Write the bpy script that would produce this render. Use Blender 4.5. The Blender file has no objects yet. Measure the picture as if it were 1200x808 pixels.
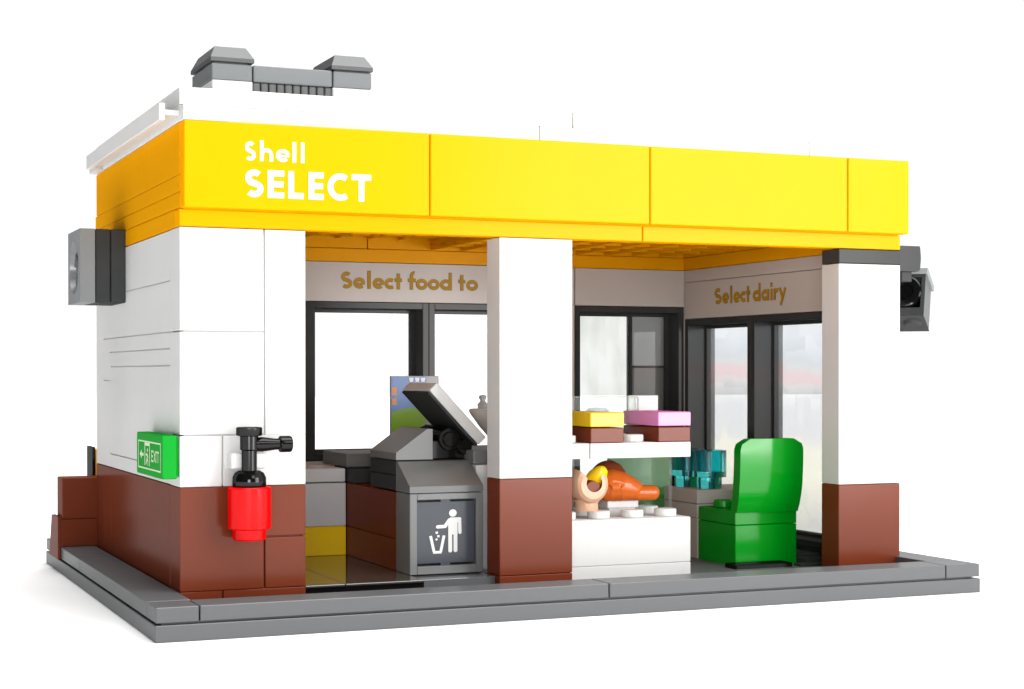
import bpy, math, random
from mathutils import Vector, Matrix
random.seed(7)
S = 0.1                      # one stud of the toy = 0.1 units
scene = bpy.context.scene
COL = scene.collection
PI = math.pi

# ------------------------------------------------------------------ materials
MATS = {}
def plastic(name, col, rough=0.16, gloss=0.04, graze=0.05, ior=1.45):
    """Moulded plastic: even colour under a thin polished skin (seen as through a polarising filter, so little glare)."""
    m = bpy.data.materials.new(name); m.use_nodes = True
    nt = m.node_tree; n = nt.nodes; n.clear(); L = nt.links.new
    out = n.new('ShaderNodeOutputMaterial')
    df = n.new('ShaderNodeBsdfDiffuse'); gl = n.new('ShaderNodeBsdfGlossy'); gl.inputs['Color'].default_value = (1,1,1,1)
    tc = n.new('ShaderNodeTexCoord')
    nz = n.new('ShaderNodeTexNoise'); nz.inputs['Scale'].default_value = 26; nz.inputs['Detail'].default_value = 5
    L(tc.outputs['Object'], nz.inputs['Vector'])
    mr = n.new('ShaderNodeMapRange')
    for k, v in (('From Min',.3),('From Max',.7),('To Min',rough*.96),('To Max',rough*1.05)): mr.inputs[k].default_value = v
    L(nz.outputs['Fac'], mr.inputs['Value']); L(mr.outputs['Result'], gl.inputs['Roughness'])
    # faint unevenness of the moulded colour
    n2 = n.new('ShaderNodeTexNoise'); n2.inputs['Scale'].default_value = 3.0; n2.inputs['Detail'].default_value = 3
    L(tc.outputs['Object'], n2.inputs['Vector'])
    hs = n.new('ShaderNodeHueSaturation'); hs.inputs['Color'].default_value = (*col, 1)
    mv = n.new('ShaderNodeMapRange')
    for k, v in (('From Min',.3),('From Max',.7),('To Min',.985),('To Max',1.015)): mv.inputs[k].default_value = v
    L(n2.outputs['Fac'], mv.inputs['Value']); L(mv.outputs['Result'], hs.inputs['Value']); L(hs.outputs['Color'], df.inputs['Color'])
    fr = n.new('ShaderNodeFresnel'); fr.inputs['IOR'].default_value = ior
    ma = n.new('ShaderNodeMath'); ma.operation = 'MULTIPLY_ADD'; ma.use_clamp = True
    L(fr.outputs[0], ma.inputs[0]); ma.inputs[1].default_value = graze; ma.inputs[2].default_value = gloss
    mx = n.new('ShaderNodeMixShader'); L(ma.outputs[0], mx.inputs[0]); L(df.outputs[0], mx.inputs[1]); L(gl.outputs[0], mx.inputs[2])
    L(mx.outputs[0], out.inputs['Surface'])
    MATS[name] = m; return m

def outer_fresnel(nt, ior):
    n = nt.nodes; fr = n.new('ShaderNodeFresnel'); fr.inputs['IOR'].default_value = ior
    ge = n.new('ShaderNodeNewGeometry'); iv = n.new('ShaderNodeMath'); iv.operation = 'SUBTRACT'; iv.inputs[0].default_value = 1
    nt.links.new(ge.outputs['Backfacing'], iv.inputs[1])
    mu = n.new('ShaderNodeMath'); mu.operation = 'MULTIPLY'; nt.links.new(fr.outputs[0], mu.inputs[0]); nt.links.new(iv.outputs[0], mu.inputs[1])
    return mu.outputs[0]

def clear(name, tint, opacity=0.06, rough=0.03, ior=1.4):
    """Thin clear plastic: see-through with a Fresnel reflection and a slight body colour."""
    m = bpy.data.materials.new(name); m.use_nodes = True
    nt = m.node_tree; n = nt.nodes; n.clear()
    out = n.new('ShaderNodeOutputMaterial')
    tr = n.new('ShaderNodeBsdfTransparent'); tr.inputs['Color'].default_value = (*tint, 1)
    gl = n.new('ShaderNodeBsdfGlossy'); gl.inputs['Roughness'].default_value = rough
    df = n.new('ShaderNodeBsdfDiffuse'); df.inputs['Color'].default_value = (*tint, 1)
    m1 = n.new('ShaderNodeMixShader'); m1.inputs[0].default_value = opacity
    m2 = n.new('ShaderNodeMixShader'); fr = outer_fresnel(nt, ior)
    nt.links.new(tr.outputs[0], m1.inputs[1]); nt.links.new(df.outputs[0], m1.inputs[2])
    nt.links.new(fr, m2.inputs[0]); nt.links.new(m1.outputs[0], m2.inputs[1]); nt.links.new(gl.outputs[0], m2.inputs[2])
    nt.links.new(m2.outputs[0], out.inputs['Surface'])
    MATS[name] = m; return m

WHITE = plastic('white_plastic', (0.67, 0.67, 0.66), 0.2, 0.04, 0.05)
WARM = plastic('shaded_off_white_plastic', (0.53, 0.49, 0.46), 0.25, 0.03, 0.05)  # wall white with interior shade put into the colour; also the grey-white table
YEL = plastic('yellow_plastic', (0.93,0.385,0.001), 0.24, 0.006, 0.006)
YELD = plastic('shaded_yellow_plastic', (0.80, 0.345, 0.002), 0.28, 0.008, 0.008)  # darker copy of YEL, shade of the side and interior in its colour
BROWN = plastic('reddish_brown_plastic', (0.165,0.033,0.013), 0.16, 0.019, 0.05)
VENTG = plastic('vent_grey_plastic', (0.185,0.195,0.20), 0.2)
CAPG = plastic('cap_grey_plastic', (0.095,0.098,0.10), 0.2)
PAVE = plastic('blue_grey_plastic', (0.100,0.105,0.110), 0.25, 0.025, 0.30)
GREYL = plastic('light_grey_plastic', (0.25, 0.26, 0.265), 0.2, 0.04, 0.05)
GREYM = plastic('mid_grey_plastic', (0.145, 0.15, 0.15), 0.2, 0.04, 0.05)
PALE = plastic('pale_grey_plastic', (0.60,0.605,0.615), 0.2)
DARK = plastic('dark_grey_plastic', (0.042,0.044,0.044), 0.2, 0.014, 0.04)
FRAME = plastic('charcoal_frame_plastic', (0.038,0.039,0.039), 0.16, 0.015, 0.05)
BLACK = plastic('black_plastic', (0.004,0.004,0.004), 0.1, 0.025, 0.06)
FLOORM = plastic('dark_floor_tile_plastic', (0.055, 0.05, 0.04), 0.06, 0.04, 1.0)
RED = plastic('red_plastic', (0.80,0.002,0.003), 0.12, 0.012, 0.03)
GREEN = plastic('bright_green_plastic', (0.0,0.30,0.011), 0.11, 0.04, 0.06)
SIGNG = plastic('sign_green_plastic', (0.0, 0.33, 0.02), 0.16, 0.015, 0.02)
PINK  = plastic('pink_plastic', (0.75, 0.26, 0.62), 0.18)
LEMON = plastic('lemon_yellow_plastic', (0.93, 0.60, 0.003), 0.18)
CROIS = plastic('pastry_orange_plastic', (0.58,0.115,0.010), 0.16, 0.035, 0.05)
CROID = plastic('pastry_brown_plastic', (0.21, 0.045, 0.015), 0.18)
TAN   = plastic('light_nougat_plastic', (0.68, 0.40, 0.26), 0.22)
PRINTW= plastic('white_print', (0.85, 0.85, 0.84), 0.3, 0.02)
PRINTG= plastic('pale_green_print', (0.62, 0.80, 0.52), 0.3, 0.02)
GOLD = plastic('gold_print', (0.42,0.235,0.012), 0.35, 0.01, 0.01)
GOLDE = plastic('dark_gold_print', (0.20, 0.12, 0.02), 0.35, 0.02)
BINP  = plastic('slate_blue_plastic', (0.065, 0.075, 0.090), 0.16, 0.03)
BINB = plastic('bin_grey_plastic', (0.17,0.175,0.175), 0.22)
GLOSSG = plastic('polished_grey_plastic', (0.11,0.115,0.12), 0.06, 0.04, 0.8)
RIM = clear('clear_plastic_edge', (.70,.74,.72), .55)
GLASS = clear('clear_plastic', (0.93, 0.97, 0.95), 0.03, 0.03, 1.25)
WGLASS= clear('window_glass', (0.99, 0.99, 0.99), 0.01)
SMOKE = clear('smoked_glass', (0.46, 0.47, 0.47), 0.5)
SMOKED= clear('dark_smoked_glass', (0.27, 0.28, 0.27), 0.55)

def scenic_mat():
    """Window pane with a faint reflected street painted into its tint."""
    m = bpy.data.materials.new('painted_reflection_glass'); m.use_nodes = True
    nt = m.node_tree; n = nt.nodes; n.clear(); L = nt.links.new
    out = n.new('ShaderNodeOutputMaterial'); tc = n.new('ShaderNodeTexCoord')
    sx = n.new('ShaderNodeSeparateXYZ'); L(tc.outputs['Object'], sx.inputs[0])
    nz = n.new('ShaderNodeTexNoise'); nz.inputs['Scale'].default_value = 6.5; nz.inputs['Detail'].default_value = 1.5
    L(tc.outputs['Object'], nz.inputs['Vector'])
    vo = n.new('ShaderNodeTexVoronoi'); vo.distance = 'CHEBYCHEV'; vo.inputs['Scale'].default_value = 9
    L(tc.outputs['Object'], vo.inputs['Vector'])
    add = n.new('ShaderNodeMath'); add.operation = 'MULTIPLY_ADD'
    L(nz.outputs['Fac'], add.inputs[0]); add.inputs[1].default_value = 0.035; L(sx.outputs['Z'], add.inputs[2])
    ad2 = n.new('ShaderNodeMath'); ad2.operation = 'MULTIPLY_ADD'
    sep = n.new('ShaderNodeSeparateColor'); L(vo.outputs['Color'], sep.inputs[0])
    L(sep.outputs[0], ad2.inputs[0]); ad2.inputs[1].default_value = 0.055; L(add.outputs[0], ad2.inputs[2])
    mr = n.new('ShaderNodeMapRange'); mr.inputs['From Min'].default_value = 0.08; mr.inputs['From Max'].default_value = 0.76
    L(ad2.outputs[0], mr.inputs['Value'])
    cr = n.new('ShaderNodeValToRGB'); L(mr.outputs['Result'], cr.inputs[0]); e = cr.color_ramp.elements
    stops = [(0.0,(.40,.405,.385)),(0.24,(.60,.585,.50)),(0.36,(.60,.59,.53)),(0.42,(.53,.535,.54)),(0.54,(.54,.545,.55)),(0.60,(.60,.605,.61)),  # painted reflection; lower stops darkened to offset the bright ground beyond
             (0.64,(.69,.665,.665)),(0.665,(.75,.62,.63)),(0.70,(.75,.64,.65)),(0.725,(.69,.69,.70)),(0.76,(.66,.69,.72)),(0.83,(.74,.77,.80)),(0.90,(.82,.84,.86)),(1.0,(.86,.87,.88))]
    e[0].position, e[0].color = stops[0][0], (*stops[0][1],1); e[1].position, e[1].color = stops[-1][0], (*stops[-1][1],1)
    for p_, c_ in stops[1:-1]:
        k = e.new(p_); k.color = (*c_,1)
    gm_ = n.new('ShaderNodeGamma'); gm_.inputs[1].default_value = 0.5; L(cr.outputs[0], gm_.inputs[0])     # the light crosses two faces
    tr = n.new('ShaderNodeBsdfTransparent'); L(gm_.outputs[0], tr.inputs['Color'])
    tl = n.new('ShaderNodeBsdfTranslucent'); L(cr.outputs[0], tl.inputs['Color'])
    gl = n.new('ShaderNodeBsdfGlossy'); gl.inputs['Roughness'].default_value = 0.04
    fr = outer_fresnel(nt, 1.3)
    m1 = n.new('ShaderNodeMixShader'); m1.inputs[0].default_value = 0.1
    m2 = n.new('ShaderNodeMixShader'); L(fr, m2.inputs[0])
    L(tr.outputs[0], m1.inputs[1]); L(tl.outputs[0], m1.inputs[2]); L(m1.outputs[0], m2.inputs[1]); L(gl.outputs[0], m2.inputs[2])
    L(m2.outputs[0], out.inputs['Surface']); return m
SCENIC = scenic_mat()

def haze_pane():
    m = bpy.data.materials.new('milky_glass'); m.use_nodes = True
    nt = m.node_tree; n = nt.nodes; n.clear(); L = nt.links.new
    out = n.new('ShaderNodeOutputMaterial'); tc = n.new('ShaderNodeTexCoord')
    mp = n.new('ShaderNodeMapping'); mp.inputs['Scale'].default_value = (1, 1, 0.35); L(tc.outputs['Object'], mp.inputs[0])
    nz = n.new('ShaderNodeTexNoise'); nz.inputs['Scale'].default_value = 14; nz.inputs['Detail'].default_value = 3
    L(mp.outputs[0], nz.inputs['Vector'])
    cr = n.new('ShaderNodeValToRGB'); L(nz.outputs['Fac'], cr.inputs[0]); e = cr.color_ramp.elements
    e[0].position = .36; e[0].color = (.74,.76,.72,1); e[1].position = .62; e[1].color = (.87,.88,.86,1)
    gm_ = n.new('ShaderNodeGamma'); gm_.inputs[1].default_value = 0.5; L(cr.outputs[0], gm_.inputs[0])     # the light crosses two faces
    tr = n.new('ShaderNodeBsdfTransparent'); L(gm_.outputs[0], tr.inputs['Color'])
    tl = n.new('ShaderNodeBsdfTranslucent'); L(cr.outputs[0], tl.inputs['Color'])
    m1 = n.new('ShaderNodeMixShader'); m1.inputs[0].default_value = 0.1
    L(tr.outputs[0], m1.inputs[1]); L(tl.outputs[0], m1.inputs[2]); L(m1.outputs[0], out.inputs['Surface']); return m
MILKY = haze_pane()

def teal_mat():
    m = bpy.data.materials.new('clear_teal_plastic'); m.use_nodes = True
    b = m.node_tree.nodes['Principled BSDF']
    b.inputs['Base Color'].default_value = (0.08, 0.68, 0.74, 1); b.inputs['Roughness'].default_value = 0.03
    b.inputs['Transmission Weight'].default_value = 0.93; b.inputs['IOR'].default_value = 1.45
    return m
TEAL = teal_mat()

# ------------------------------------------------------------------ mesh helpers
class MB:
    def __init__(s): s.v = []; s.f = []; s.mi = []; s.m = 0
    def add(s, vs, fs):
        o = len(s.v); s.v += [tuple(p) for p in vs]
        for f in fs: s.f.append([i+o for i in f]); s.mi.append(s.m)
        return s
    def box(s, x0, x1, y0, y1, z0, z1, bev=0.022):
        lo = (min(x0,x1), min(y0,y1), min(z0,z1)); hi = (max(x0,x1), max(y0,y1), max(z0,z1))
        b = min(bev, *[(hi[i]-lo[i])*0.3 for i in range(3)])
        c = {}; vs = []
        for i in (0,1):
            for j in (0,1):
                for k in (0,1):
                    base = [(lo,hi)[i][0], (lo,hi)[j][1], (lo,hi)[k][2]]; sg = (1-2*i, 1-2*j, 1-2*k)
                    for ax in range(3):      # vertex lying on the face normal to ax
                        q = [base[t] + (0 if t == ax else sg[t]*b) for t in range(3)]
                        c[(i,j,k,ax)] = len(vs); vs.append(q)
        fs = []
        for ax in range(3):
            a, d = [t for t in range(3) if t != ax]
            for side in (0,1):
                def key(u, w):
                    t = [0,0,0]; t[ax] = side; t[a] = u; t[d] = w; return tuple(t)+(ax,)
                loop = [c[key(0,0)], c[key(1,0)], c[key(1,1)], c[key(0,1)]]
                fs.append(loop)
            for u in (0,1):
                for w in (0,1):              # edge parallel to ax
                    def k2(t_, face):
                        t = [0,0,0]; t[ax] = t_; t[a] = u; t[d] = w; return tuple(t)+(face,)
                    fs.append([c[k2(0,a)], c[k2(1,a)], c[k2(1,d)], c[k2(0,d)]])
        for i in (0,1):
            for j in (0,1):
                for k in (0,1): fs.append([c[(i,j,k,0)], c[(i,j,k,1)], c[(i,j,k,2)]])
        # orient outward
        cen = [(lo[t]+hi[t])/2 for t in range(3)]
        out = []
        for f in fs:
            p = [Vector(vs[i]) for i in f]; nn = (p[1]-p[0]).cross(p[2]-p[0]); mid = sum(p, Vector())/len(p) - Vector(cen)
            out.append(f if nn.dot(mid) > 0 else f[::-1])
        return s.add(vs, out)
    def prism(s, poly, axis, a0, a1, rot=None):
        """extrude a convex or simple polygon along axis (0 x: poly is (y,z); 1 y: (x,z); 2 z: (x,y))"""
        n = len(poly)
        def P(p, a):
            return {0:(a,p[0],p[1]), 1:(p[0],a,p[1]), 2:(p[0],p[1],a)}[axis]
        vs = [P(p,a0) for p in poly] + [P(p,a1) for p in poly]
        area = sum(poly[i][0]*poly[(i+1)%n][1]-poly[(i+1)%n][0]*poly[i][1] for i in range(n))
        flip = (area > 0) ^ (axis == 1) ^ (a1 < a0)
        fs = [list(range(n)), list(range(n,2*n))[::-1]] + [[(i+1)%n, i, n+i, n+(i+1)%n] for i in range(n)]
        if not flip: fs = [f[::-1] for f in fs]
        return s.add(vs, fs)
    def cyl(s, c, axis, r0, h, r1=None, seg=32, bev=0.02, arc=None):
        r1 = r0 if r1 is None else r1
        b = min(bev, abs(h)*0.3, max(r0,r1)*0.3)
        prof = [(0,0),(max(r0-b,0),0),(r0,b),(r1,h-b),(max(r1-b,0),h),(0,h)]
        return s.lathe(c, axis, prof, seg)
    def lathe(s, c, axis, prof, seg=32):
        rings = []; vs = []; fs = []
        def P(r, h, t):
            u, w = r*math.cos(t), r*math.sin(t)
            return {2:(c[0]+u, c[1]+w, c[2]+h), 1:(c[0]+u, c[1]+h, c[2]+w), 0:(c[0]+h, c[1]+u, c[2]+w)}[axis]
        for r, h in prof:
            if r <= 1e-9: rings.append([len(vs)]); vs.append(P(0,h,0))
            else:
                rings.append(list(range(len(vs), len(vs)+seg))); vs += [P(r,h,2*PI*i/seg) for i in range(seg)]
        for A, B in zip(rings, rings[1:]):
            for i in range(seg):
                j = (i+1) % seg
                if len(A) == 1 and len(B) == 1: continue
                f = [A[0], B[j], B[i]] if len(A) == 1 else [A[i], A[j], B[0]] if len(B) == 1 else [A[i], A[j], B[j], B[i]]
                fs.append(f if axis != 1 else f[::-1])
        return s.add(vs, fs)
    def tube(s, pts, rad, seg=16, squash=1.0):
        """swept round tube with end caps; rad is a list or number"""
        pts = [Vector(p) for p in pts]; n = len(pts)
        rad = [rad]*n if isinstance(rad,(int,float)) else rad
        vs = []; fs = []; up = Vector((0,0,1))
        for i, p in enumerate(pts):
            t = (pts[min(i+1,n-1)] - pts[max(i-1,0)]).normalized()
            a = t.cross(up); a = a.normalized() if a.length > 1e-4 else Vector((1,0,0)); b = a.cross(t)
            vs += [p + (a*math.cos(q) + b*squash*math.sin(q))*rad[i] for q in (2*PI*k/seg for k in range(seg))]
        for i in range(n-1):
            for k in range(seg):
                j = (k+1) % seg
                fs.append([i*seg+j, i*seg+k, (i+1)*seg+k, (i+1)*seg+j])
        fs.append(list(range(seg))); fs.append([(n-1)*seg+k for k in range(seg)][::-1])
        return s.add(vs, fs)
    def studs(s, xs, ys, z, r=0.3, h=0.2):
        for x in xs:
            for y in ys: s.cyl((x,y,z), 2, r, h, seg=28, bev=0.02)
        return s
    def move(s, fn): s.v = [tuple(fn(Vector(p))) for p in s.v]; return s
    def build(s, name, mat, parent=None, smooth=True):
        o0 = Vector((0,0,0))
        if parent is not None: o0 = Vector(parent['origin_studs']) if 'origin_studs' in parent else o0
        me = bpy.data.meshes.new(name)
        me.from_pydata([tuple((Vector(p)-o0)*S) for p in s.v], [], s.f); me.update()
        for m_ in (mat if isinstance(mat,(list,tuple)) else [mat]): me.materials.append(m_)
        for p_, k in zip(me.polygons, s.mi): p_.material_index = k
        if smooth:
            for p_ in me.polygons: p_.use_smooth = True
            me.set_sharp_from_angle(angle=math.radians(30))
        ob = bpy.data.objects.new(name, me); COL.objects.link(ob)
        ob['origin_studs'] = tuple(o0)
        if parent is not None: ob.parent = parent
        return ob

def tag(o, label=None, cat=None, group=None, kind=None):
    for k, v in (('label',label),('category',cat),('group',group),('kind',kind)):
        if v: o[k] = v
    return o
def thing(name, at, label, cat, group=None):
    o = bpy.data.objects.new(name, None); COL.objects.link(o)
    o.location = Vector(at)*S; o['origin_studs'] = tuple(at); o.empty_display_size = 0.05
    return tag(o, label, cat, group)
def single(mb, name, mat, label, cat, group=None): return tag(mb.build(name, mat), label, cat, group)

# ------------------------------------------------------------------ lettering (own stroke alphabet, geometric bold)
def arc(cx, cy, rx, ry, a0, a1, n=14):
    return [(cx+rx*math.cos(math.radians(a0+(a1-a0)*i/n)), cy+ry*math.sin(math.radians(a0+(a1-a0)*i/n))) for i in range(n+1)]
def glyph(ch, w, h, t):
    """strokes (polyline centre lines) in a box w wide, cap height h, stroke t"""
    k = t/2; x = h*0.68                           # x height
    if ch == 'S':
        r = (h-t)/4
        rx = (w-t)/2
        up = arc(w/2, h-k-r, rx*0.92, r, 38, 225, 14); lo = arc(w/2, k+r, rx, r, 45, -142, 14)
        return [up + lo]
    if ch == 's': return glyph('S', w, x, t)
    if ch == 'E': return [[(k,0),(k,h)], [(t,h-k),(w,h-k)], [(t,h/2),(w*0.95,h/2)], [(t,k),(w,k)]]
    if ch == 'L': return [[(k,0),(k,h)], [(t,k),(w,k)]]
    if ch == 'C': return [arc(w*0.60, h/2, w*0.60-k, h/2-k, 52, 308, 22)]
    if ch == 'T': return [[(0,h-k),(w,h-k)], [(w/2,0),(w/2,h-t)]]
    if ch == 'X': return [[(k*.9,0),(w-k*.9,h)], [(k*.9,h),(w-k*.9,0)]]
    if ch == 'I': return [[(w/2,0),(w/2,h)]]
    if ch == 'h': return [[(k,0),(k,h*1.08)], arc(w/2, x-w/2+0.0, w/2-k, w/2-k, 180, 0, 12) + [(w-k,0)]]
    if ch == 'l': return [[(w/2,0),(w/2,h*1.08)]]
    if ch == 'o': return [arc(w/2, x/2, w/2-k, x/2-k, 0, 360, 26)]
    if ch == 'e': return [arc(w/2, x/2, w/2-k, x/2-k, 8, 318, 22), ([(t*.8,x/2-t*.1),(w-k*.25,x/2-t*.1)], .55)]
    if ch == 'c': return [arc(w*0.56, x/2, w*0.56-k, x/2-k, 48, 312, 18)]
    if ch == 't': return [[(w/2,0),(w/2,h*0.96)], [(0,x-k),(w,x-k)]]
    if ch == 'f': return [[(w*.42,0),(w*.42,h*.72)] + arc(w*.42+h*.16, h*.78, h*.16, h*.22, 180, 75, 8), [(0,x-k),(w*.95,x-k)]]
    if ch == 'd': return [arc(w/2, x/2, w/2-k, x/2-k, 0, 360, 24), [(w-k,0),(w-k,h*1.08)]]
    if ch == 'a': return [arc(w/2, x/2, w/2-k, x/2-k, 0, 360, 24), [(w-k,0),(w-k,x)]]
    if ch == 'i': return [[(w/2,0),(w/2,x)], [(w/2,x+t*.5),(w/2,x+t*1.5)]]
    if ch == 'r': return [[(k,0),(k,x)], arc(w*.75, x*.55, w*.75-k, x*.45-k, 170, 70, 8)]
    if ch == 'y': return [[(k*.9,x),(w*.52,x*.14)], [(w-k*.9,x),(w*.28,-h*.32)]]
    return []
def ribbon(mb, pts, t, place, lift):
    """flat band of width t along pts, raised by lift from its panel"""
    n = len(pts); closed = (Vector(pts[0])-Vector(pts[-1])).length < 1e-6
    L = []; R = []
    for i in range(n):
        a = Vector(pts[i-1 if i > 0 else (n-2 if closed else 0)]); b = Vector(pts[i+1 if i < n-1 else (1 if closed else n-1)])
        d = (b-a).normalized(); nn = Vector((-d.y, d.x)); p = Vector(pts[i]); w = t/2
        if 0 < i < n-1:
            d1 = (p-Vector(pts[i-1])).normalized(); c = max(0.5, abs(d1.dot(d))); w = w/c
        L.append(p+nn*w); R.append(p-nn*w)
    vs = [place(q.x, q.y, lift) for q in L] + [place(q.x, q.y, lift) for q in R]
    mb.add(vs, [[i, i+1, n+i+1, n+i][::-1] for i in range(n-1)])
def write(mb, items, h, t, place, base=0.004):
    k = 0
    for ch, x, z, w in items:
        for st in glyph(ch, w, h, t):
            st, ts = st if isinstance(st, tuple) else (st, 1)
            ribbon(mb, [(x+p[0], z+p[1]) for p in st], t*ts, place, base + 0.0022*(k % 4)); k += 1
def poly(mb, pts, place, lift):
    mb.add([place(a, b, lift) for a, b in pts], [list(range(len(pts)))])

# ================================================================== SETTING
g = MB(); g.add([(-320,-320,-0.757),(340,-320,-0.757),(340,340,-0.757),(-320,340,-0.757)], [[0,1,2,3]])
gm = plastic('studio_white_paper', (0.96, 0.96, 0.96), 0.6, 0.0, 0.0)
tag(g.build('ground', gm), 'seamless white studio paper under the toy store', 'ground', kind='structure')

XL, XR, YF, YB = -1.05, 20.83, -2.3, 13.85
pv = MB()
pv.box(XL, XR, YF, YB, -0.755, -0.388, 0.015)                                     # lower plates
pv.box(XL+.16, XR-.16, YF+.16, YB-.16, -0.42, -0.32, 0.0)                       # shadow groove
G = 0.017
def slab(x0,x1,y0,y1,z1=0.0): pv.box(x0+G, x1-G, y0+G, y1-G, -0.338, z1, 0.015)
for a, b in ((XL,-0.1+0.02),(-.08,9.86),(9.86,19.73)): slab(a,b,YF,-1.26)        # front row of tiles
slab(19.73, XR, YF, -1.26)
for a, b in ((-1.26,7.7),(7.7,YB)): slab(XL,-0.02,a,b)
for a, b in ((-1.26,6),(6,YB)): slab(19.85,XR,a,b)
slab(-0.02,19.85,12.8,YB)
pv.box(-0.02, 19.85, -1.26, 12.8, -0.42, -0.398, 0.0)                            # sunken bed inside the rim
tag(pv.build('pavement', PAVE), 'blue grey pavement slab with a raised tiled rim under the store', 'pavement', kind='structure')

fl = MB()
fl.m = 1; fl.box(3.0, 6.0, 0.02, 6.0, -0.398, -0.05, 0.0); fl.m = 0
fl.box(3.0, 3.985, 0.0, 6.0, -0.055, 0.0, 0.012); fl.box(4.0, 6.0, 0.0, 6.0, -0.055, 0.0, 0.012)
tag(fl.build('floor', [FLOORM, BLACK]), 'dark polished floor tiles inside the left bay', 'floor', kind='structure')

# ================================================================== STORE BUILDING
B = thing('store_building', (0,0,0), 'white and brown toy store with yellow fascia and flat white roof', 'building')

# ---- left pillar (three studs, corner of the side wall)
m = MB()
m.box(0, 2-G, 0, 1, 2.40+G, 3.6-G, .012) if False else None
m.box(0, 1-G, 0, 1, 2.412, 3.6-G, .012); m.box(1+G, 3, 0, 1, 2.412, 3.6-G, .012)
m.box(0, 2-G, 0, 1, 3.6+G, 6-G, .012); m.box(0, 2-G, 0, 1, 6+G, 8.39, .012)
m.box(2+G, 3, 0, 1, 3.6-G, 8.39, .012)
m.box(.1, 2.9, .08, .92, 2.45, 8.3, 0)
corner = m.build('corner_pillar', WHITE, B)
m = MB()
m.box(0, 2-G, 0, 1, 0.006, 2.40, .015); m.box(2+G, 3, 0, 1, 1.2+G, 2.40, .015); m.box(2+G, 3, 0, 1, 0.006, 1.2-G, .015)
m.box(0, 1-G, 0, 1, -.397, -.008, .012); m.box(1+G, 3, 0, 1, -.397, -.008, .012); m.box(.1, 2.9, .08, .92, -.3, 2.3, 0)
m.build('pillar_base', BROWN, corner)

# ---- left side wall behind the corner
m = MB()
H = 0.014
def rows(y0, y1, zs):
    for a, b in zip(zs, zs[1:]): m.box(0, .99, y0, y1, a+H, b-H, 0)
rows(1.0, 1.02, [2.412, 6, 8.39])
rows(1.02, 5.0, [2.412, 2.79, 5.21, 5.61, 6.0, 7.2, 8.39])
rows(5.0, 6.5, [2.412, 2.79, 5.21, 5.61, 6.0, 7.2, 8.39])
rows(6.5, 8.85, [2.412, 2.79, 5.21, 5.61, 6.0, 8.39])
rows(8.85, 9.9, [2.412, 4.83, 6.0, 8.39])
rows(9.9, 11, [2.412, 8.39])
m.box(.05, .9, 1.0, 10.95, 2.45, 8.35, 0)
lw = m.build('side_wall', WHITE, B)
m = MB()
for a, b in ((1.0,1.1),(1.1,5.0),(5.0,8.75),(8.75,9.8),(9.8,11)): m.box(0.0, .99, a+.004, b-.004, 0.004, 2.40, .008)
m.box(0, .99, 1.0, 11, -.397, -.003, 0); m.box(.05,.9,1.0,10.95,-.3,2.3,0)
m.build('wall_base', BROWN, lw)

# ---- yellow bands above the walls
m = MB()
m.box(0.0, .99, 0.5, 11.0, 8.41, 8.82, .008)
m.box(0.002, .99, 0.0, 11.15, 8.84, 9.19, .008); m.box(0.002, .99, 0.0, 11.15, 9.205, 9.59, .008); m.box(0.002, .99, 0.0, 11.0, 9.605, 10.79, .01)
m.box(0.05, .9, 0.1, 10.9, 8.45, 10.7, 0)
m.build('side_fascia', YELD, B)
m = MB()
m.box(0, 12-G, 0, .49, 8.41, 8.80, .015); m.box(12+G, 20, 0, .49, 8.41, 8.80, .015)
m.box(0.1, 19.95, 0.02, .45, 8.79, 10.75, 0)
m.build('fascia_strip', YEL, B)
panels = []
for a, b in ((0,6),(6,12),(12,18),(18,20)):
    m = MB(); m.box(a+G, b-G, -0.4, 0.0, 8.815, 10.795, .02)
    panels.append(m.build('sign_panel', YEL, B))
m = MB()
front = lambda a, b, l: (a, -0.4-l, b)
write(m, [('S',1.43,9.93,.26),('h',1.79,9.93,.31),('e',2.17,9.93,.33),('l',2.555,9.93,.115),('l',2.755,9.93,.115)], .44, .085, front)
write(m, [('S',1.43,9.09,.44),('E',1.975,9.09,.39),('L',2.465,9.09,.37),('E',2.955,9.09,.37),('C',3.42,9.09,.52),('T',4.02,9.09,.48)], .64, .138, front)
m.build('lettering', PRINTW, panels[0])

# ---- middle and right pillars
m = MB(); m.box(8, 10, 0, .8, 2.412, 8.39, .015); mp_ = m.build('pillar', WHITE, B)
m = MB(); m.box(8, 10, 0, .8, 0.006, 2.40, .015); m.box(8, 10, 0, .8, -.397, -.008, .012); m.build('pillar_base', BROWN, mp_)
m = MB(); m.box(18, 20, 0, .8, 2.012, 7.99, .015); rp_ = m.build('pillar', WHITE, B)
m = MB(); m.box(18, 20, 0, .8, -.397, 2.0, .015); m.build('pillar_base', BROWN, rp_)
m = MB(); m.box(18, 20, 0, .8, 8.005, 8.39, .015); m.build('pillar_cap', DARK, rp_)

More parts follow.
